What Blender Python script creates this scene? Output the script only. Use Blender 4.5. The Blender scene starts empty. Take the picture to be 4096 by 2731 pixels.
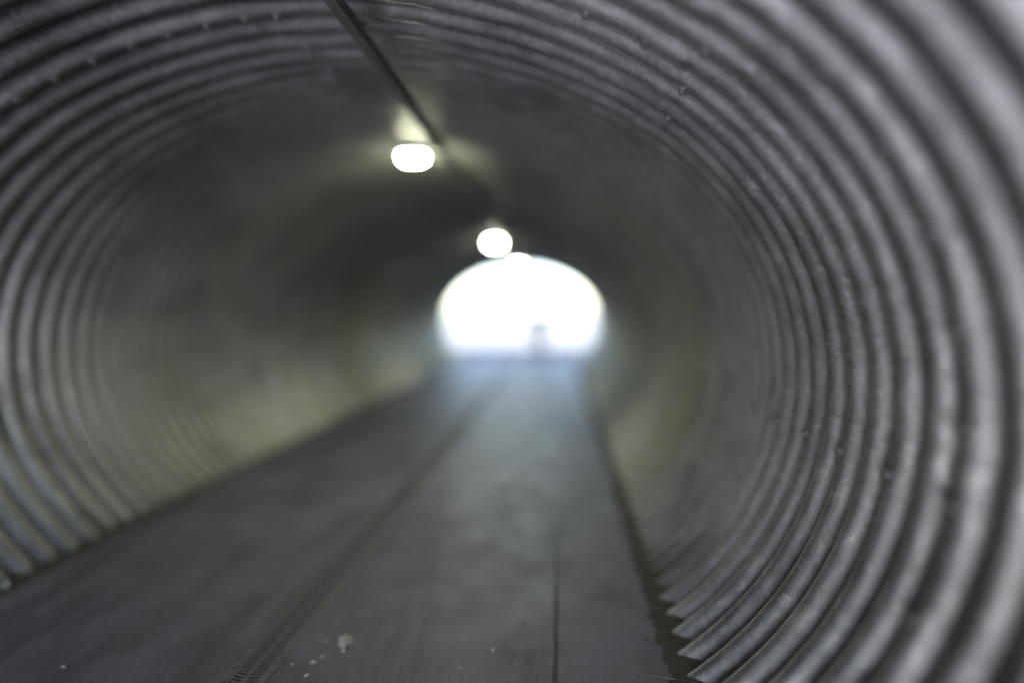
import bpy, bmesh, math, random
from mathutils import Vector, Matrix
random.seed(7)
R_ = math.radians
scene = bpy.context.scene
col = scene.collection
P = 0.1524            # one corrugation, in metres: the unit of the tunnel survey
ZF = -10.3924         # floor level below the eye, in corrugations
EYE = -ZF * P

# ------------------------------------------------------------------ camera
cam = bpy.data.cameras.new('camera')
cam_ob = bpy.data.objects.new('camera', cam)
col.objects.link(cam_ob)
cam.sensor_width = 36.0
cam.lens = 2057.2 / 4096.0 * 36.0
cam.clip_start = 0.065
cam.clip_end = 2000
M = Matrix.Rotation(0.0939, 3, 'Z') @ Matrix.Rotation(-0.0584, 3, 'X') @ Matrix.Rotation(0.0086, 3, 'Y')
right, fwd, up = M @ Vector((1, 0, 0)), M @ Vector((0, 1, 0)), M @ Vector((0, 0, 1))
m = Matrix((right, up, -fwd)).transposed().to_4x4()
m.translation = Vector((0, 0, EYE))
cam_ob.matrix_world = m
scene.camera = cam_ob
cam.dof.use_dof = True
cam.dof.focus_distance = 2.15
APERTURE = 0.135       # metres across
cam.dof.aperture_fstop = cam.lens / 1000 / APERTURE

# ------------------------------------------------------------------ light
SUN_EL, SUN_AZ = R_(44), R_(203)       # azimuth clockwise from +Y: behind and to the left
world = bpy.data.worlds.new('World')
scene.world = world
world.use_nodes = True
wt = world.node_tree
bg = wt.nodes['Background']
sky = wt.nodes.new('ShaderNodeTexSky')
sky.sky_type = 'NISHITA'
sky.sun_disc = False
sky.sun_elevation = SUN_EL
sky.sun_rotation = SUN_AZ
sky.dust_density = 1.0
sky.air_density = 1.0
wt.links.new(sky.outputs[0], bg.inputs[0])
bg.inputs[1].default_value = 0.065
sun = bpy.data.lights.new('sun', 'SUN')
sun.energy = 4.6
sun.angle = R_(20)
sun.color = (1.0, 0.98, 0.985)
sun_ob = bpy.data.objects.new('sun', sun)
col.objects.link(sun_ob)
sd = Vector((math.sin(SUN_AZ) * math.cos(SUN_EL), math.cos(SUN_AZ) * math.cos(SUN_EL), math.sin(SUN_EL)))
sun_ob.rotation_euler = sd.to_track_quat('Z', 'Y').to_euler()
scene.view_settings.view_transform = 'Standard'
scene.view_settings.look = 'None'
scene.view_settings.gamma = 1
scene.view_settings.exposure = 4.1
scene.render.engine = 'CYCLES'
scene.cycles.max_bounces = 16
scene.cycles.diffuse_bounces = 12
scene.cycles.glossy_bounces = 12
scene.cycles.sample_clamp_indirect = 6


# ------------------------------------------------------------------ helpers
def tag(o, label=None, cat=None, group=None, kind=None):
    for k, v in (('label', label), ('category', cat), ('group', group), ('kind', kind)):
        if v:
            o[k] = v
    return o


def link(name, me, mat=None, parent=None, smooth=False):
    o = bpy.data.objects.new(name, me)
    col.objects.link(o)
    if mat is not None:
        me.materials.append(mat)
    if parent is not None:
        o.parent = parent
    if smooth:
        for p in me.polygons:
            p.use_smooth = True
    return o


def mesh(name, verts, faces):
    me = bpy.data.meshes.new(name)
    me.from_pydata(verts, [], faces)
    me.validate()
    me.update()
    return me


def empty(name, loc=(0, 0, 0)):
    o = bpy.data.objects.new(name, None)
    o.location = loc
    o.empty_display_size = 0.1
    col.objects.link(o)
    return o


class MB:
    """collects shapes into one mesh"""
    def __init__(self):
        self.v, self.f = [], []

    def add(self, v, f):
        n = len(self.v)
        self.v += [tuple(a) for a in v]
        self.f += [tuple(i + n for i in q) for q in f]

    def box(self, x0, x1, y0, y1, z0, z1, rz=0.0, c=None):
        v = [(x, y, z) for z in (z0, z1) for y in (y0, y1) for x in (x0, x1)]
        if rz:
            cx, cy = c
            s, k = math.sin(rz), math.cos(rz)
            v = [(cx + (x - cx) * k - (y - cy) * s, cy + (x - cx) * s + (y - cy) * k, z) for x, y, z in v]
        self.add(v, [(0, 2, 3, 1), (4, 5, 7, 6), (0, 1, 5, 4), (1, 3, 7, 5), (3, 2, 6, 7), (2, 0, 4, 6)])

    def cyl(self, a, b, r0, r1, n=12, cap=True, rot=0.0):
        a, b = Vector(a), Vector(b)
        d = (b - a).normalized()
        u = d.orthogonal().normalized()
        w = d.cross(u)
        v = []
        for p, r in ((a, r0), (b, r1)):
            for i in range(n):
                t = 2 * math.pi * i / n + rot
                v.append(p + (u * math.cos(t) + w * math.sin(t)) * r)
        f = [(i, (i + 1) % n, n + (i + 1) % n, n + i) for i in range(n)]
        if cap:
            f += [tuple(range(n - 1, -1, -1)), tuple(range(n, 2 * n))]
        self.add(v, f)

    def build(self, name, mat, parent=None, smooth=False, bevel=0):
        o = link(name, mesh(name, self.v, self.f), mat, parent, smooth)
        if bevel:
            md = o.modifiers.new('bevel', 'BEVEL')
            md.width = bevel
            md.segments = 2
            md.limit_method = 'ANGLE'
        return o


class Mat:
    def __init__(self, name):
        self.m = bpy.data.materials.new(name)
        self.m.use_nodes = True
        self.t = self.m.node_tree
        self.b = self.t.nodes['Principled BSDF']
        self.co = self.n('ShaderNodeTexCoord').outputs['Object']

    def n(self, kind, **kw):
        nd = self.t.nodes.new(kind)
        for k, v in kw.items():
            if k.startswith('i_'):
                nd.inputs[k[2:].replace('_', ' ')].default_value = v
            else:
                setattr(nd, k, v)
        return nd

    def l(self, a, b):
        self.t.links.new(a, b)

    def noise(self, scale, detail=4, rough=0.6, vec=None, dist=0.0):
        nd = self.n('ShaderNodeTexNoise', i_Scale=scale, i_Detail=detail, i_Roughness=rough, i_Distortion=dist)
        self.l(vec or self.co, nd.inputs['Vector'])
        return nd.outputs['Fac']

    def scaled(self, s):
        nd = self.n('ShaderNodeMapping')
        nd.inputs['Scale'].default_value = s
        self.l(self.co, nd.inputs['Vector'])
        return nd.outputs[0]

    def ramp(self, fac, stops):
        nd = self.n('ShaderNodeValToRGB')
        e = nd.color_ramp.elements
        e[0].position, e[1].position = stops[0][0], stops[-1][0]
        for p, c in stops[1:-1]:
            e.new(p)
        for el, (p, c) in zip(e, stops):
            el.position = p
            el.color = (c, c, c, 1) if isinstance(c, (int, float)) else (*c, 1)
        self.l(fac, nd.inputs[0])
        return nd.outputs[0]

    def mix(self, fac, a, b, mode='MIX'):
        nd = self.n('ShaderNodeMix', data_type='RGBA', blend_type=mode)
        for s, v in ((0, fac), (6, a), (7, b)):
            if isinstance(v, (int, float)):
                nd.inputs[s].default_value = v if s == 0 else (v, v, v, 1)
            elif isinstance(v, tuple):
                nd.inputs[s].default_value = (*v, 1)
            else:
                self.l(v, nd.inputs[s])
        return nd.outputs[2]

    def bump(self, h, strength=0.3, dist=0.01, prev=None):
        nd = self.n('ShaderNodeBump', i_Strength=strength, i_Distance=dist)
        self.l(h, nd.inputs['Height'])
        if prev is not None:
            self.l(prev, nd.inputs['Normal'])
        self.l(nd.outputs[0], self.b.inputs['Normal'])
        return nd.outputs[0]

    def set(self, **kw):
        for k, v in kw.items():
            s = self.b.inputs[k.replace('_', ' ')]
            if isinstance(v, tuple):
                s.default_value = (*v, 1) if len(v) == 3 else v
            elif isinstance(v, (int, float)):
                s.default_value = v
            else:
                self.l(v, s)
        return self


def steel_material():
    k = Mat('galvanized_steel')
    vo = k.n('ShaderNodeTexVoronoi', i_Scale=42.0)
    k.l(k.co, vo.inputs['Vector'])
    spangle = k.ramp(vo.outputs['Color'], [(0.0, (0.245, 0.243, 0.250)), (1.0, (0.345, 0.343, 0.352))])
    big = k.ramp(k.noise(1.15, 7, 0.66, None, 0.5), [(0.30, 0.42), (0.48, 0.80), (0.58, 1.0), (0.75, 1.22)])
    c = k.mix(1.0, spangle, big, 'MULTIPLY')
    # white zinc bloom and dark smears drawn out round the ring
    bloom = k.ramp(k.noise(9.0, 8, 0.7, k.scaled((1, 2.2, 1)), 0.6), [(0.56, 0.0), (0.72, 0.75)])
    c = k.mix(bloom, c, (0.47, 0.48, 0.48))
    smear = k.ramp(k.noise(5.0, 8, 0.72, k.scaled((0.6, 3.0, 0.6)), 0.3), [(0.55, 0.0), (0.68, 0.7)])
    c = k.mix(smear, c, (0.15, 0.15, 0.16))
    # olive lamp glow painted into the steel colour, in broad patches deeper inside
    olive_glow = k.ramp(k.noise(0.55, 5, 0.6, k.scaled((0.7, 1.3, 0.7)), 0.4), [(0.36, 0.0), (0.66, 0.7)])
    sep = k.n('ShaderNodeSeparateXYZ')
    k.l(k.co, sep.inputs[0])
    deep = k.n('ShaderNodeMapRange')
    deep.inputs['From Min'].default_value = 2.6
    deep.inputs['From Max'].default_value = 4.6
    k.l(sep.outputs[1], deep.inputs[0])
    olive_glow = k.mix(1.0, olive_glow, deep.outputs[0], 'MULTIPLY')
    c = k.mix(olive_glow, c, (0.29, 0.29, 0.215))
    rust = k.ramp(k.noise(2.3, 9, 0.74, k.scaled((1, 1.6, 1)), 0.2), [(0.60, 0.0), (0.74, 0.62)])
    c = k.mix(rust, c, (0.185, 0.15, 0.12))
    rough = k.ramp(k.noise(6.0, 5), [(0.3, 0.36), (0.7, 0.55)])
    metal = k.ramp(rust, [(0.0, 0.8), (0.8, 0.2)])
    k.set(Base_Color=c, Roughness=rough, Metallic=metal)
    n = k.bump(k.noise(3.2, 3), 0.35, 0.02)
    k.bump(k.noise(70, 4, 0.7), 0.12, 0.003, n)
    return k.m


def floor_material():
    k = Mat('worn_floor')
    agg = k.ramp(k.noise(110, 6, 0.85), [(0.32, 0.072), (0.68, 0.215)])
    big = k.ramp(k.noise(1.4, 7, 0.66), [(0.28, 0.68), (0.75, 1.25)])
    c = k.mix(1.0, agg, big, 'MULTIPLY')
    fine = k.ramp(k.noise(14, 8, 0.75), [(0.55, 0.0), (0.8, 0.5)])
    c = k.mix(fine, c, (0.17, 0.165, 0.155))
    sep = k.n('ShaderNodeSeparateXYZ')
    k.l(k.co, sep.inputs[0])
    dirt = k.ramp(k.noise(4, 8, 0.75, k.scaled((1, 0.5, 1))), [(0.52, 0.0), (0.66, 0.55)])
    c = k.mix(dirt, c, (0.062, 0.052, 0.042))
    damp = k.ramp(k.noise(0.9, 9, 0.68, k.scaled((1.6, 0.35, 1)), 0.8), [(0.50, 0.0), (0.58, 0.5), (0.70, 0.65)])
    c = k.mix(damp, c, (0.052, 0.050, 0.054))
    vo = k.n('ShaderNodeTexVoronoi', i_Scale=55.0)
    k.l(k.co, vo.inputs['Vector'])
    speck = k.ramp(vo.outputs['Distance'], [(0.05, 1.0), (0.09, 0.0)])
    vc = k.ramp(vo.outputs['Color'], [(0.80, 0.0), (0.84, 1.0)])
    sp = k.mix(1.0, speck, vc, 'MULTIPLY')
    c = k.mix(sp, c, (0.34, 0.33, 0.30))
    tint = k.mix(1.0, c, (1.06, 0.96, 1.24), 'MULTIPLY')
    k.set(Base_Color=tint, Roughness=k.ramp(k.noise(3.0, 6), [(0.3, 0.44), (0.7, 0.66)]))
    n = k.bump(k.noise(130, 5, 0.8), 0.5, 0.004)
    k.bump(k.noise(6, 4), 0.25, 0.01, n)
    return k.m


def plain(name, rgb, rough=0.6, metal=0.0, var=0.25, scale=18, bump=0.2):
    k = Mat(name)
    lo = tuple(v * (1 - var) for v in rgb)
    hi = tuple(min(1, v * (1 + var)) for v in rgb)
    k.set(Base_Color=k.ramp(k.noise(scale, 7, 0.7), [(0.3, lo), (0.7, hi)]), Roughness=rough, Metallic=metal)
    if bump:
        k.bump(k.noise(scale * 5, 4, 0.7), bump, 0.003)
    return k.m


STEEL = steel_material()
FLOOR = floor_material()
BOLT = plain('bolt_steel', (0.17, 0.165, 0.17), 0.6, 0.5, 0.4, 60)
GRATE = plain('grate_iron', (0.15, 0.15, 0.155), 0.6, 0.3, 0.35, 50)
FRAME = plain('frame_concrete', (0.155, 0.145, 0.14), 0.8, 0, 0.45, 30, 0.6)
DARK = plain('channel_black', (0.02, 0.02, 0.018), 0.9)  # even near-black for the channel bottom under the grates
TRUNK = plain('trunking_grey', (0.13, 0.135, 0.12), 0.55, 0.1, 0.25)
HOUSING = plain('lamp_housing', (0.35, 0.35, 0.33), 0.5, 0.0, 0.1)
TISSUE = plain('tissue', (0.40, 0.40, 0.36), 0.9, 0, 0.15, 60)
TWIG = plain('twig', (0.20, 0.14, 0.10), 0.85, 0, 0.3, 90)
CHIP = plain('stone_chip', (0.5, 0.48, 0.43), 0.85, 0, 0.25, 120)
FOIL = plain('foil', (0.6, 0.62, 0.66), 0.3, 0.9, 0.2, 80)
CONC = plain('headwall_concrete', (0.36, 0.35, 0.33), 0.85, 0, 0.2, 3, 0.4)
BOUNCE_PATH = plain('bounce_path', (0.44, 0.44, 0.48), 0.85, 0, 0.15, 4, 0.3)  # unseen paving behind the camera, made pale to bounce sunlight onto the ceiling
ASPHALT = plain('asphalt', (0.040, 0.040, 0.042), 0.9, 0, 0.3, 12, 0.4)
GRASS = plain('grass', (0.05, 0.07, 0.035), 0.95, 0, 0.4, 5, 0.5)

# ------------------------------------------------------------------ tunnel section (polar, in corrugations)
CX, CZ, R0 = -8.8477, -2.1418, 13.8133
CC = [2.4888, 0.0, 0.1565, 0.0]
SS = [0.0, -0.1983, 0.0, 0.0291]


def rad(th):
    return R0 + sum(c * math.cos((i + 2) * th) for i, c in enumerate(CC)) + sum(s * math.sin((i + 2) * th) for i, s in enumerate(SS))


def pt(th, y, out=0.0):
    """point of the tunnel surface: th in radians, y and out in corrugations"""
    r = rad(th) + out
    return Vector(((CX + r * math.cos(th)) * P, y * P, (CZ + r * math.sin(th) - ZF) * P))


YCREST = 17.3432 - int(17.3432)      # crest lines stand at YCREST + whole numbers
DEPTH = 0.43


def corr(y):
    """outward depth of the corrugation (0 on the crest, DEPTH in the valley)"""
    c = 0.5 - 0.5 * math.cos(2 * math.pi * (y - YCREST))
    return DEPTH * c


Y_NEAR, Y_FAR = -32, 110
tunnel = tag(empty('pipe_tunnel', (CX * P, 0, 0)),
             'corrugated galvanized steel pipe tunnel arching over the dark floor', 'tunnel')
SEAMS = [-46.0, -4.6, 34.5, 92.3, 141.0, 171.6, 226.0]
JOINT = [7, 7, 4, 1, -4, -4]          # ring number of the round joint of each row of plates
PL = 16
NS = 12
plates = {}
inv = Matrix.Translation(-tunnel.location)
for row in range(6):
    a0, a1 = SEAMS[row], SEAMS[row + 1]
    lap = 1.6 if row < 5 else 0.0
    yj = 17.3432 - JOINT[row]
    start = yj - PL * math.ceil((yj - Y_NEAR) / PL)
    y = start
    while y < Y_FAR:
        y0, y1 = max(y, Y_NEAR), min(y + PL, Y_FAR)
        nth = max(4, int((a1 - a0 + lap) / 2.2))
        ny = max(2, int(round((y1 + 0.12 - y0) * NS)))
        verts, faces = [], []
        wob = [random.uniform(-1, 1) for _ in range(4)]
        for i in range(nth + 1):
            deg = a0 + (a1 + lap - a0) * i / nth
            th = R_(deg)
            # each plate laps over the next one, standing proud of it by its own thickness
            off = -0.038 if row % 2 == 0 else 0.0
            off += 0.006 * wob[0] * math.sin(3 * th + wob[1] * 3)
            for j in range(ny + 1):
                yy = y0 + (y1 + 0.12 - y0) * j / ny
                e = -0.03 * max(0.0, 1 - (y1 + 0.12 - yy) / 0.6)
                verts.append(inv @ pt(th, yy, corr(yy) + off + e))
        for i in range(nth):
            for j in range(ny):
                a = i * (ny + 1) + j
                faces.append((a, a + 1, a + ny + 2, a + ny + 1))
        o = link('steel_plate', mesh('steel_plate', verts, faces), STEEL, tunnel, True)
        md = o.modifiers.new('thickness', 'SOLIDIFY')
        md.thickness = 0.0045
        md.offset = 1
        es = o.modifiers.new('edge', 'EDGE_SPLIT')
        es.split_angle = R_(55)
        plates[(row, y)] = (o, y0, y1)
        y += PL

# bolts
bm_ = MB()
bm_.cyl((0, 0, 0), (0, 0, 0.004), 0.021, 0.020, 18)
bm_.cyl((0, 0, 0.004), (0, 0, 0.016), 0.0165, 0.0155, 6)
bm_.cyl((0, 0, 0.016), (0, 0, 0.024), 0.0085, 0.008, 10)
bolt_me = mesh('bolt', bm_.v, bm_.f)
bolt_me.materials.append(BOLT)


def owner(row, y):
    for (r, s), (o, y0, y1) in plates.items():
        if r == row and y0 <= y < y1:
            return o


def bolt(row, deg, y, out=0.0):
    th = R_(deg)
    p = pt(th, y, corr(y) + out)
    n = (pt(th + 0.01, y) - pt(th - 0.01, y)).cross(Vector((0, 1, 0))).normalized()
    c = pt(math.pi / 2 * 0 + th, y)
    inward = Vector((CX * P, y * P, (CZ - ZF) * P)) - c
    if n.dot(inward) < 0:
        n = -n
    par = owner(row, y)
    b = bpy.data.objects.new('bolt', bolt_me)
    col.objects.link(b)
    b.parent = par
    q = n.to_track_quat('Z', 'Y').to_matrix().to_4x4() @ Matrix.Rotation(random.uniform(0, 1), 4, 'Z')
    q.translation = (inv @ p)
    b.matrix_local = q


for k in (9, 7, 5, 3, 1, -1, -3, -5, -7):       # along the lapped seams
    for row in (0, 1, 2, 3, 4):
        if row == 0 and k < -3:
            continue
        bolt(row, SEAMS[row + 1] - 1.2, 17.3432 - k, -0.036 if row % 2 == 0 else 0.0)
for row in range(6):                             # round the ring joints
    a0, a1 = SEAMS[row], SEAMS[row + 1]
    d = a0 + 4 if row else -40
    while d < a1 - 4 and d < 212:
        if d > -34:
            bolt(row, d, 17.3432 - JOINT[row], -0.045 if row % 2 == 0 else -0.01)
        d += 6.5

# ------------------------------------------------------------------ floor
FX0, FX1 = -22.4, 4.6
v, f = [], []
NX, NY = 60, 300
for j in range(NY + 1):
    yy = Y_NEAR + (Y_FAR - Y_NEAR) * j / NY
    for i in range(NX + 1):
        xx = FX0 + (FX1 - FX0) * i / NX
        z = 0.0015 * math.sin(xx * 1.3 + yy * 0.31) + 0.001 * math.sin(yy * 0.9 - xx * 0.7)
        v.append((xx * P, yy * P, z))
DX0, DX1 = -9.62, -8.38          # opening for the drain
for j in range(NY):
    for i in range(NX):
        a = j * (NX + 1) + i
        f.append((a, a + 1, a + NX + 2, a + NX + 1))
# cut the drain slot by snapping the two nearest columns to its edges and dropping what lies between
iL = round((DX0 - FX0) / (FX1 - FX0) * NX)
iR = round((DX1 - FX0) / (FX1 - FX0) * NX)
for j in range(NY + 1):
    for i, x in ((iL, DX0), (iR, DX1)):
        a = j * (NX + 1) + i
        v[a] = (x * P, v[a][1], v[a][2])
f = [q for n_, q in enumerate(f) if not (iL <= n_ % NX < iR)]
floor = tag(link('floor', mesh('floor', v, f), FLOOR, None, True), kind='structure')

# earth that has gathered at the foot of both walls
def foot_dirt(x0, sgn, seed):
    rnd = random.Random(seed)
    mb = MB()
    y = Y_NEAR
    rows = []
    while y < Y_FAR - 0.3:
        w = 0.25 + 0.5 * rnd.random() * (0.4 + 0.6 * abs(math.sin(y * 2.1)))
        h = 0.06 + 0.10 * rnd.random()
        rows.append([(x0 + sgn * 1.1, y, h * 1.2), (x0 + sgn * 0.35, y, h), (x0 - sgn * w * 0.4, y, h * 0.35), (x0 - sgn * w, y, -0.03)])
        y += 0.22
    vv = [(a * P, b * P, c * P) for r in rows for a, b, c in r]
    ff = []
    for i in range(len(rows) - 1):
        for j in range(3):
            a = i * 4 + j
            ff.append((a, a + 4, a + 5, a + 1) if sgn > 0 else (a, a + 1, a + 5, a + 4))
    return tag(link('dirt', mesh('dirt', vv, ff), plain('foot_dirt', (0.06, 0.052, 0.042), 0.95, 0, 0.5, 60, 0.8)), kind='stuff')


tag(foot_dirt(3.35, 1, 3), 'strip of dark crumbly dirt at the foot of the right wall', 'dirt')
tag(foot_dirt(-21.15, -1, 4), 'strip of dark crumbly dirt at the foot of the left wall', 'dirt')

# ------------------------------------------------------------------ drain
def grate_mesh():
    mb = MB()
    L = 1.0 - 0.004
    w = 0.150
    zt, zb = -0.002, -0.016
    mb.box(-w / 2, -w / 2 + 0.014, 0, L, zb, zt)
    mb.box(w / 2 - 0.014, w / 2, 0, L, zb, zt)
    mb.box(-0.008, 0.008, 0, L, zb, zt + 0.0005)
    mb.box(-w / 2 + 0.014, w / 2 - 0.014, 0, 0.008, zb, zt - 0.0007)
    mb.box(-w / 2 + 0.014, w / 2 - 0.014, L - 0.008, L, zb, zt - 0.0007)
    n = 50
    for i in range(n):
        y = 0.014 + (L - 0.028) * (i + 0.5) / n
        for s in (-1, 1):
            c = (s * 0.035, y)
            mb.box(c[0] - 0.0295, c[0] + 0.0295, y - 0.0048, y + 0.0048, zb + 0.001, zt - 0.0015, s * 0.16, c)
    return mesh('grate', mb.v, mb.f)


g_me = grate_mesh()
g_me.materials.append(GRATE)
dxc = (DX0 + DX1) / 2 * P
drain = tag(empty('floor_drain', (dxc, Y_NEAR * P, 0)),
            'long narrow iron drain let into the floor left of the middle', 'drain')
mb = MB()
hw = (DX1 - DX0) / 2 * P
Ld = (Y_FAR - Y_NEAR) * P
mb.box(-hw - 0.002, -0.0762, 0, Ld, -0.12, 0.0015)
mb.box(0.0762, hw + 0.002, 0, Ld, -0.12, 0.0015)
fr = mb.build('frame', FRAME, drain)
mb = MB()
mb.box(-0.0755, 0.0755, 0, Ld, -0.13, -0.12)
mb.build('channel', DARK, drain)
for i in range(int(Ld)):
    g = bpy.data.objects.new('grate', g_me)
    col.objects.link(g)
    g.parent = drain
    g.location = (0, 0.71 + i * 1.0 - 0.5, random.uniform(-0.001, 0.001))

# broken mortar beside the drain
mb = MB()
rnd = random.Random(11)
for s in (-1, 1):
    y = 1.6
    while y < 6:
        x = dxc + s * (hw + 0.004 + rnd.random() * 0.012)
        r = 0.004 + 0.010 * rnd.random()
        pts = [(x + r * math.cos(t) * (0.5 + rnd.random() * 0.7), y + r * 1.6 * math.sin(t) * (0.6 + rnd.random() * 0.7)) for t in [k * math.pi / 3 for k in range(6)]]
        n = len(pts)
        vv = [(a, b, 0.0005) for a, b in pts] + [(x, y, 0.004 + rnd.random() * 0.004)]
        mb.add(vv, [(k, (k + 1) % n, n) for k in range(n)])
        y += 0.010 + rnd.random() * 0.02
tag(mb.build('mortar_crumbs', FRAME), 'grey crumbs of broken mortar along both edges of the iron drain', 'crumbs', kind='stuff')

# ------------------------------------------------------------------ ceiling: cable trunking and lamps
TX, TZ = -6.25 * P, (8.72 - ZF) * P
trunk = tag(empty('cable_trunking', (TX, 0, TZ)),
            'long dark grey cable trunking fixed under the crown of the tunnel', 'cable trunking')
mb = MB()
mb.box(-0.022, 0.022, (Y_NEAR + 1) * P, (Y_FAR - 1) * P, -0.026, 0.030)
mb.build('trunk_body', TRUNK, trunk, bevel=0.002)
mb = MB()
mb.box(-0.0255, 0.0255, (Y_NEAR + 1) * P, (Y_FAR - 1) * P, -0.031, -0.0265)
mb.build('trunk_lid', TRUNK, trunk, bevel=0.001)
for i in range(9):
    y = (4 + i * 12.0) * P
    mb = MB()
    mb.box(-0.045, 0.045, y - 0.014, y + 0.014, 0.0305, 0.034)
    for s in (-1, 1):
        mb.cyl((s * 0.036, y, 0.030), (s * 0.036, y, 0.10), 0.004, 0.004, 8)
    mb.build('bracket', BOLT, trunk)

LAMP_E = 19.0


def lamp_material():
    k = Mat('lamp_diffuser')
    k.set(Base_Color=(0.8, 0.8, 0.75), Roughness=0.4, Emission_Color=(0.97, 1.0, 0.74), Emission_Strength=LAMP_E)
    return k.m


DIFF = lamp_material()


def rounded(w, l, n=6, r=0.05):
    pts = []
    for cx_, cy_, a in ((w / 2 - r, l / 2 - r, 0), (-w / 2 + r, l / 2 - r, 90), (-w / 2 + r, -l / 2 + r, 180), (w / 2 - r, -l / 2 + r, 270)):
        for i in range(n + 1):
            t = R_(a + 90 * i / n)
            pts.append((cx_ + r * math.cos(t), cy_ + r * math.sin(t)))
    return pts


def loft(mb, rings):
    n = len(rings[0])
    v = [q for r in rings for q in r]
    f = []
    for i in range(len(rings) - 1):
        for j in range(n):
            f.append((i * n + j, i * n + (j + 1) % n, (i + 1) * n + (j + 1) % n, (i + 1) * n + j))
    f.append(tuple(range(n)))
    f.append(tuple(range((len(rings) - 1) * n, len(rings) * n)))
    mb.add(v, f)


def make_lamp(y, label):
    t = tag(empty('ceiling_lamp', (-8.4 * P, y * P, (9.15 - ZF) * P)), label, 'lamp', 'lamps along the crown of the tunnel')
    mb = MB()
    loft(mb, [[(a, b, z) for a, b in rounded(w, l)] for w, l, z in ((0.23, 0.16, 0.03), (0.24, 0.17, 0.0), (0.24, 0.17, -0.025))])
    mb.build('housing', HOUSING, t)
    mb = MB()
    loft(mb, [[(a, b, z) for a, b in rounded(w, l)] for w, l, z in ((0.22, 0.15, -0.0255), (0.215, 0.145, -0.055), (0.19, 0.125, -0.075), (0.15, 0.11, -0.082))])
    mb.build('diffuser', DIFF, t, True)
    mb = MB()
    mb.cyl((0.115, 0, 0.010), (0.305, 0, 0.004), 0.008, 0.008, 10)
    mb.build('cable', TRUNK, t)
    return t


make_lamp(29.5, 'lit rounded lamp nearest the camera on the tunnel ceiling')
make_lamp(66.6, 'lit ceiling lamp second from the camera, half way down the tunnel')
make_lamp(103.6, 'lit ceiling lamp farthest from the camera, just inside the far opening')

# ------------------------------------------------------------------ litter on the floor
def crumple(name, x, y, sx, sy, h, mat, label, cat, seed, group=None, rot=0.0):
    rnd = random.Random(seed)
    bm = bmesh.new()
    bmesh.ops.create_icosphere(bm, subdivisions=4 if sx > 0.03 else 2, radius=1.0)
    ph = [(Vector((rnd.uniform(-1, 1), rnd.uniform(-1, 1), rnd.uniform(-1, 1))).normalized() * rnd.uniform(2, 9), rnd.random() * 6, rnd.uniform(0.05, 0.20)) for _ in range(18)]
    for w in bm.verts:
        d = 1.0
        for a, b, c in ph:
            d += c * (abs(math.sin(a.dot(w.co) + b)) - 0.5) * 1.5
        q = w.co * d
        w.co = Vector((q.x * sx, q.y * sy, max(q.z, -0.25) * h))
    me = bpy.data.meshes.new(name)
    bm.to_mesh(me)
    bm.free()
    o = link(name, me, mat)
    o.location = (x * P, y * P, 0.002 + 0.2 * h)
    o.rotation_euler = (0, 0, rot)
    return tag(o, label, cat, group)


def floor_at(px, py):
    """where the sight line of a mark on the floor meets it"""
    d = M @ Vector(((px - 2048) / 2057.2, 1, -(py - 1365.5) / 2057.2))
    t = ZF / d.z
    return d.x * t, d.y * t


x, y = floor_at(1382, 2572)
crumple('tissue', x, y + 0.05, 0.022, 0.040, 0.011, TISSUE, 'crumpled dirty white tissue lying right of the iron drain', 'tissue', 5, rot=0.5)
x, y = floor_at(1376, 2606)
crumple('paper_scrap', x, y, 0.009, 0.008, 0.008, TISSUE, 'small white paper scrap against the near end of the tissue', 'paper scrap', 6)
for i, (px, py, s, lab) in enumerate([
        (1252, 2649, 0.011, 'pale stone chip between the iron drain and the tissue, largest of the chips'),
        (1290, 2626, 0.008, 'pale star shaped chip just above the largest chip'),
        (1168, 2658, 0.006, 'thin pale chip close to the right edge of the iron drain'),
        (1227, 2701, 0.008, 'slanted pale chip nearest the bottom edge, right of the drain'),
        (1302, 2563, 0.006, 'tiny pale chip left of the tissue'),
        (1842, 2671, 0.005, 'single tiny chip on the bare floor right of the tissue'),
        (1972, 2600, 0.008, 'grey flake on the middle of the bare floor'),
        (253, 2667, 0.008, 'lone pale chip on the dark floor at far left')]):
    x, y = floor_at(px, py)
    crumple('stone_chip', x, y, s, s * 0.55, s * 0.35, CHIP, lab, 'stone chip', 20 + i, 'pale chips scattered on the floor', rot=i * 1.3)
x, y = floor_at(12, 2354)
crumple('foil_scrap', x, y, 0.022, 0.016, 0.020, FOIL, 'shiny scrap of foil at the foot of the left wall', 'foil scrap', 9)
def leaf(x, y, L, seed, label):
    rnd = random.Random(seed)
    bm = bmesh.new()
    n = 10
    rows = []
    for i in range(n + 1):
        t = i / n
        w = 0.36 * L * math.sin(math.pi * t) ** 0.8 + 0.0004
        z = 0.004 + 0.10 * L * math.sin(3 * t + seed) ** 2
        c = 0.12 * L * math.sin(2 * t)
        rows.append([bm.verts.new((L * t, c - w, z + 0.3 * w)), bm.verts.new((L * t, c, z)), bm.verts.new((L * t, c + w, z + 0.25 * w))])
    for a, b in zip(rows, rows[1:]):
        for j in range(2):
            bm.faces.new((a[j], a[j + 1], b[j + 1], b[j]))
    me = bpy.data.meshes.new('dead_leaf')
    bm.to_mesh(me)
    bm.free()
    o = link('dead_leaf', me, LEAF, None, True)
    o.location = (x, y, 0)
    o.rotation_euler = (0, 0, rnd.uniform(0, 6.28))
    return tag(o, label, 'leaf', 'dead leaves at the foot of the right wall')


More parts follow.
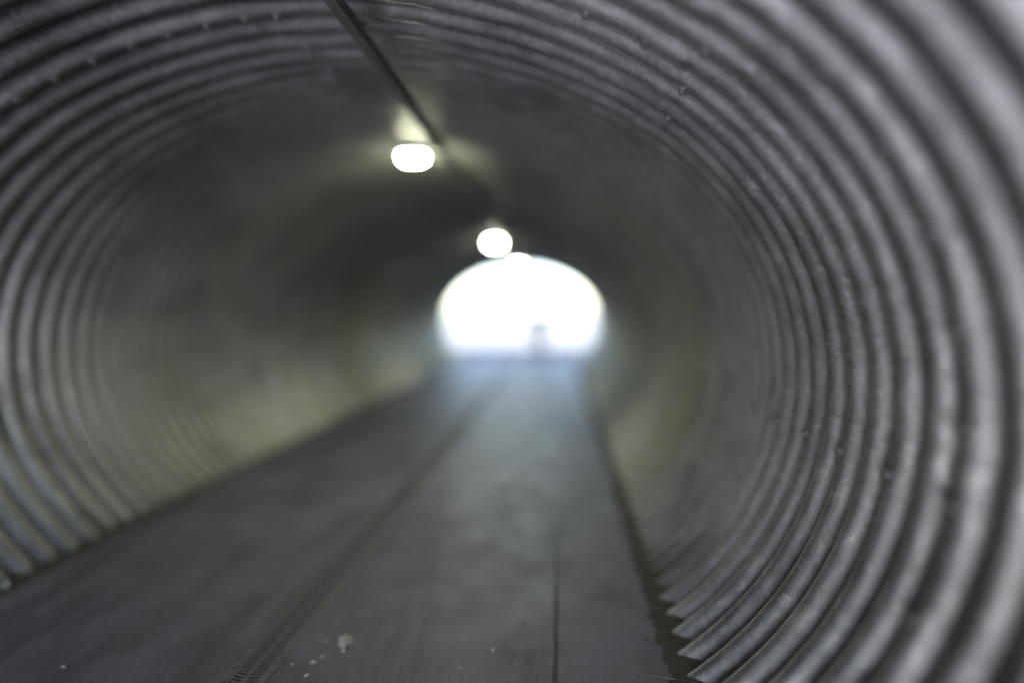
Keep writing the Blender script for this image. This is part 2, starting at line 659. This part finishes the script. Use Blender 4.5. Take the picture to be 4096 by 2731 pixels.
LEAF = plain('dry_leaf', (0.13, 0.085, 0.045), 0.8, 0, 0.5, 60)
leaf(0.40, 2.42, 0.035, 1, 'small brown dead leaf among the dirt nearest the first sharp rib end')
leaf(0.36, 2.86, 0.030, 2, 'brown dead leaf farther along the foot of the right wall')
mb = MB()
rnd = random.Random(77)
for i in range(1500):
    yy = 1.4 + 9 * rnd.random() ** 1.6
    xx = -3.3 + 3.8 * rnd.random()
    if rnd.random() < 0.35:
        xx = rnd.choice((0.45, -3.2)) + rnd.gauss(0, 0.12)
    if abs(xx - dxc) < hw or xx > 0.52 or xx < -3.35:
        continue
    r = 0.0012 + 0.0035 * rnd.random() ** 3
    a = rnd.random() * 6.28
    vv = [(xx + r * k * math.cos(a + t), yy + r * k * math.sin(a + t), 0.002) for t, k in ((0, 1.2), (1.9, 0.7), (3.4, 1.1), (4.9, 0.6))]
    mb.add(vv + [(xx, yy, 0.002 + r * 0.8)], [(0, 1, 4), (1, 2, 4), (2, 3, 4), (3, 0, 4)])
tag(mb.build('grit', plain('grit_stone', (0.22, 0.21, 0.19), 0.9, 0, 0.6, 6)), 'fine grit and dust specks spread over the tunnel floor', 'grit', kind='stuff')
# twig by the right wall
pts = []
for i, (px, py) in enumerate([(2515, 2681), (2560, 2692), (2610, 2704), (2670, 2717), (2745, 2728)]):
    x, y = floor_at(px, py)
    pts.append((x * P, y * P, 0.005 + 0.002 * (i % 2)))
mb = MB()
for i, (a, b) in enumerate(zip(pts, pts[1:])):
    mb.cyl(a, b, 0.0016 + 0.0004 * i, 0.0020 + 0.0004 * i, 6)
tag(mb.build('twig', TWIG, smooth=True), 'thin reddish twig lying by the foot of the right wall', 'twig')
# tar filled joint running along the floor
x0, y0 = floor_at(2219, 2735)
mb = MB()
ys = [y0 - 2 + 0.4 * i for i in range(34)]
rnd = random.Random(2)
for s in (0,):
    ring = []
    for yy in ys:
        w = 0.045 + 0.03 * rnd.random()
        ring.append((( x0 - w + 0.02 * math.sin(yy * 3)) * P, yy * P, 0.0052))
        ring.append((( x0 + w + 0.02 * math.sin(yy * 3)) * P, yy * P, 0.0052))
    mb.add(ring, [(2 * i, 2 * i + 1, 2 * i + 3, 2 * i + 2) for i in range(len(ys) - 1)])
tag(mb.build('floor_joint', plain('tar', (0.062, 0.059, 0.060), 0.7)), kind='structure')

# ------------------------------------------------------------------ outside: headwalls, bank, ground, path
def portal(y, label):
    """concrete wall with an opening the shape of the pipe"""
    n = 96
    X0, X1, Z1 = -7.0, 4.4, 5.2
    v, f = [], []
    for s, yy in ((0, 0.0), (1, 0.35)):
        for i in range(n):
            th = R_(-52 + (284) * i / (n - 1))
            p = pt(th, 0, 0.16)
            v.append((p.x, yy, p.z))
        for i in range(n):
            th = R_(-52 + (284) * i / (n - 1))
            c = Vector((CX * P, 0, (CZ - ZF) * P))
            d = Vector((math.cos(th), 0, math.sin(th)))
            ts = []
            if d.x > 1e-6:
                ts.append((X1 - c.x) / d.x)
            if d.x < -1e-6:
                ts.append((X0 - c.x) / d.x)
            if d.z > 1e-6:
                ts.append((Z1 - c.z) / d.z)
            if d.z < -1e-6:
                ts.append((-0.9 - c.z) / d.z)
            q = c + d * min(ts)
            v.append((q.x, yy, q.z))
    b = 2 * n
    for i in range(n - 1):
        f.append((i, i + 1, n + i + 1, n + i))
        f.append((b + i, b + n + i, b + n + i + 1, b + i + 1))
        f.append((i, b + i, b + i + 1, i + 1))
        f.append((n + i, n + i + 1, b + n + i + 1, b + n + i))
    o = link('headwall', mesh('headwall', v, f), CONC)
    o.location = (0, y, 0)
    return tag(o, label, 'headwall')


portal(Y_FAR * P + 0.001, 'concrete headwall around the bright far opening of the tunnel')
portal(Y_NEAR * P - 0.351, 'concrete headwall around the tunnel opening behind the camera')
# earth bank above the pipe
YA, YB = Y_NEAR * P - 0.34, Y_FAR * P + 0.34
prof = [(-60, 5.1), (60, 5.1)]
v = [(-60, YA, 5.1), (60, YA, 5.1), (-60, YB, 5.1), (60, YB, 5.1),
     (-60, YA - 0.02, -0.5), (-7.01, YA - 0.02, -0.5), (-60, YB + 0.02, -0.5), (-7.01, YB + 0.02, -0.5),
     (4.41, YA - 0.02, -0.5), (60, YA - 0.02, -0.5), (4.41, YB + 0.02, -0.5), (60, YB + 0.02, -0.5),
     (-7.01, YA - 0.02, 5.1), (4.41, YA - 0.02, 5.1), (-7.01, YB + 0.02, 5.1), (4.41, YB + 0.02, 5.1)]
f = [(0, 1, 3, 2), (4, 5, 12, 0), (6, 2, 14, 7), (8, 9, 1, 13), (10, 15, 3, 11)]
tag(link('embankment', mesh('embankment', v, f), GRASS), kind='structure')
# ground: one sheet to the horizon, dropped below the pipe
v, f = [], []
xs = [-800, -200, -60, -20, -7, 4.4, 20, 60, 200, 800]
ysg = [-800, -200, -60, YA, YB, 40, 80, 200, 800]
for yy in ysg:
    for xx in xs:
        v.append((xx, yy, -0.02))
nx = len(xs)
for j in range(len(ysg) - 1):
    for i in range(nx - 1):
        if ysg[j] == YA and xs[i] == -7:
            continue
        a = j * nx + i
        f.append((a, a + 1, a + nx + 1, a + nx))
tag(link('ground', mesh('ground', v, f), GRASS), kind='structure')
for a, b in ((-60, YA), (YB, 120)):
    mb = MB()
    mb.add([(-22.0, a, -0.004), (18.0, a, -0.004), (18.0, b, -0.004), (-22.0, b, -0.004)], [(0, 1, 2, 3)])  # near sheet is widened as a reflector that sends daylight into the tunnel
    tag(mb.build('path', BOUNCE_PATH if a < 0 else ASPHALT), kind='structure')
mb = MB()
for a, b in ((YA + 0.0, Y_NEAR * P), (Y_FAR * P, YB - 0.0)):
    mb.add([(FX0 * P, a, -0.004), (FX1 * P, a, -0.004), (FX1 * P, b, -0.004), (FX0 * P, b, -0.004)], [(0, 1, 2, 3)])
tag(mb.build('threshold', FLOOR), kind='structure')


# ------------------------------------------------------------------ distant walker
def person(loc, rz):
    J = {  # joint: (x, y, z, radius, parent); walking away
        'pelvis': (0, 0, 0.92, 0.175, None), 'waist': (0, 0.0, 1.10, 0.170, 'pelvis'), 'chest': (0, 0.01, 1.29, 0.185, 'waist'),
        'neck': (0, 0.01, 1.46, 0.065, 'chest'), 'head': (0, 0.03, 1.58, 0.100, 'neck'), 'crown': (0, 0.03, 1.67, 0.088, 'head'),
        'hipL': (-0.10, 0, 0.88, 0.108, 'pelvis'), 'kneeL': (-0.11, 0.16, 0.50, 0.075, 'hipL'), 'ankL': (-0.11, 0.20, 0.10, 0.052, 'kneeL'), 'toeL': (-0.12, 0.36, 0.045, 0.036, 'ankL'),
        'hipR': (0.10, 0, 0.88, 0.108, 'pelvis'), 'kneeR': (0.11, -0.02, 0.49, 0.075, 'hipR'), 'ankR': (0.11, -0.28, 0.17, 0.052, 'kneeR'), 'toeR': (0.12, -0.17, 0.045, 0.036, 'ankR'),
        'shL': (-0.19, 0.01, 1.38, 0.075, 'chest'), 'elL': (-0.25, -0.07, 1.12, 0.056, 'shL'), 'wrL': (-0.25, -0.04, 0.88, 0.030, 'elL'), 'haL': (-0.25, 0.0, 0.79, 0.034, 'wrL'),
        'shR': (0.19, 0.01, 1.38, 0.075, 'chest'), 'elR': (0.25, 0.02, 1.12, 0.056, 'shR'), 'wrR': (0.25, 0.15, 0.92, 0.030, 'elR'), 'haR': (0.25, 0.20, 0.85, 0.034, 'wrR')}
    names = list(J)
    me = bpy.data.meshes.new('person')
    me.from_pydata([J[n][:3] for n in names], [(names.index(J[n][4]), names.index(n)) for n in names if J[n][4]], [])
    o = bpy.data.objects.new('person', me)
    col.objects.link(o)
    md = o.modifiers.new('skin', 'SKIN')
    for i, n in enumerate(names):
        s = me.skin_vertices[0].data[i]
        s.radius = (J[n][3], J[n][3] * (0.75 if n in ('pelvis', 'waist', 'chest') else 1))
        s.use_root = (n == 'pelvis')
    md2 = o.modifiers.new('sub', 'SUBSURF')
    md2.levels = 2
    md2.render_levels = 2
    me.materials.append(plain('dark_clothes', (0.035, 0.045, 0.045), 0.9, 0, 0.3, 8))
    o.location = loc
    o.rotation_euler = (0, 0, rz)
    hm = MB()
    n = 14
    rings = []
    for z, r in ((1.60, 0.093), (1.66, 0.098), (1.72, 0.080), (1.755, 0.040)):
        rings.append([(r * math.cos(2 * math.pi * i / n), 0.02 + r * 1.05 * math.sin(2 * math.pi * i / n), z) for i in range(n)])
    loft(hm, rings)
    hm.build('hair', plain('hair', (0.04, 0.03, 0.02), 0.8), o, True)
    return tag(o, 'person in dark clothes on the bright path beyond the far opening', 'person')


person((-0.74, 18.0, -0.004), 0.1)
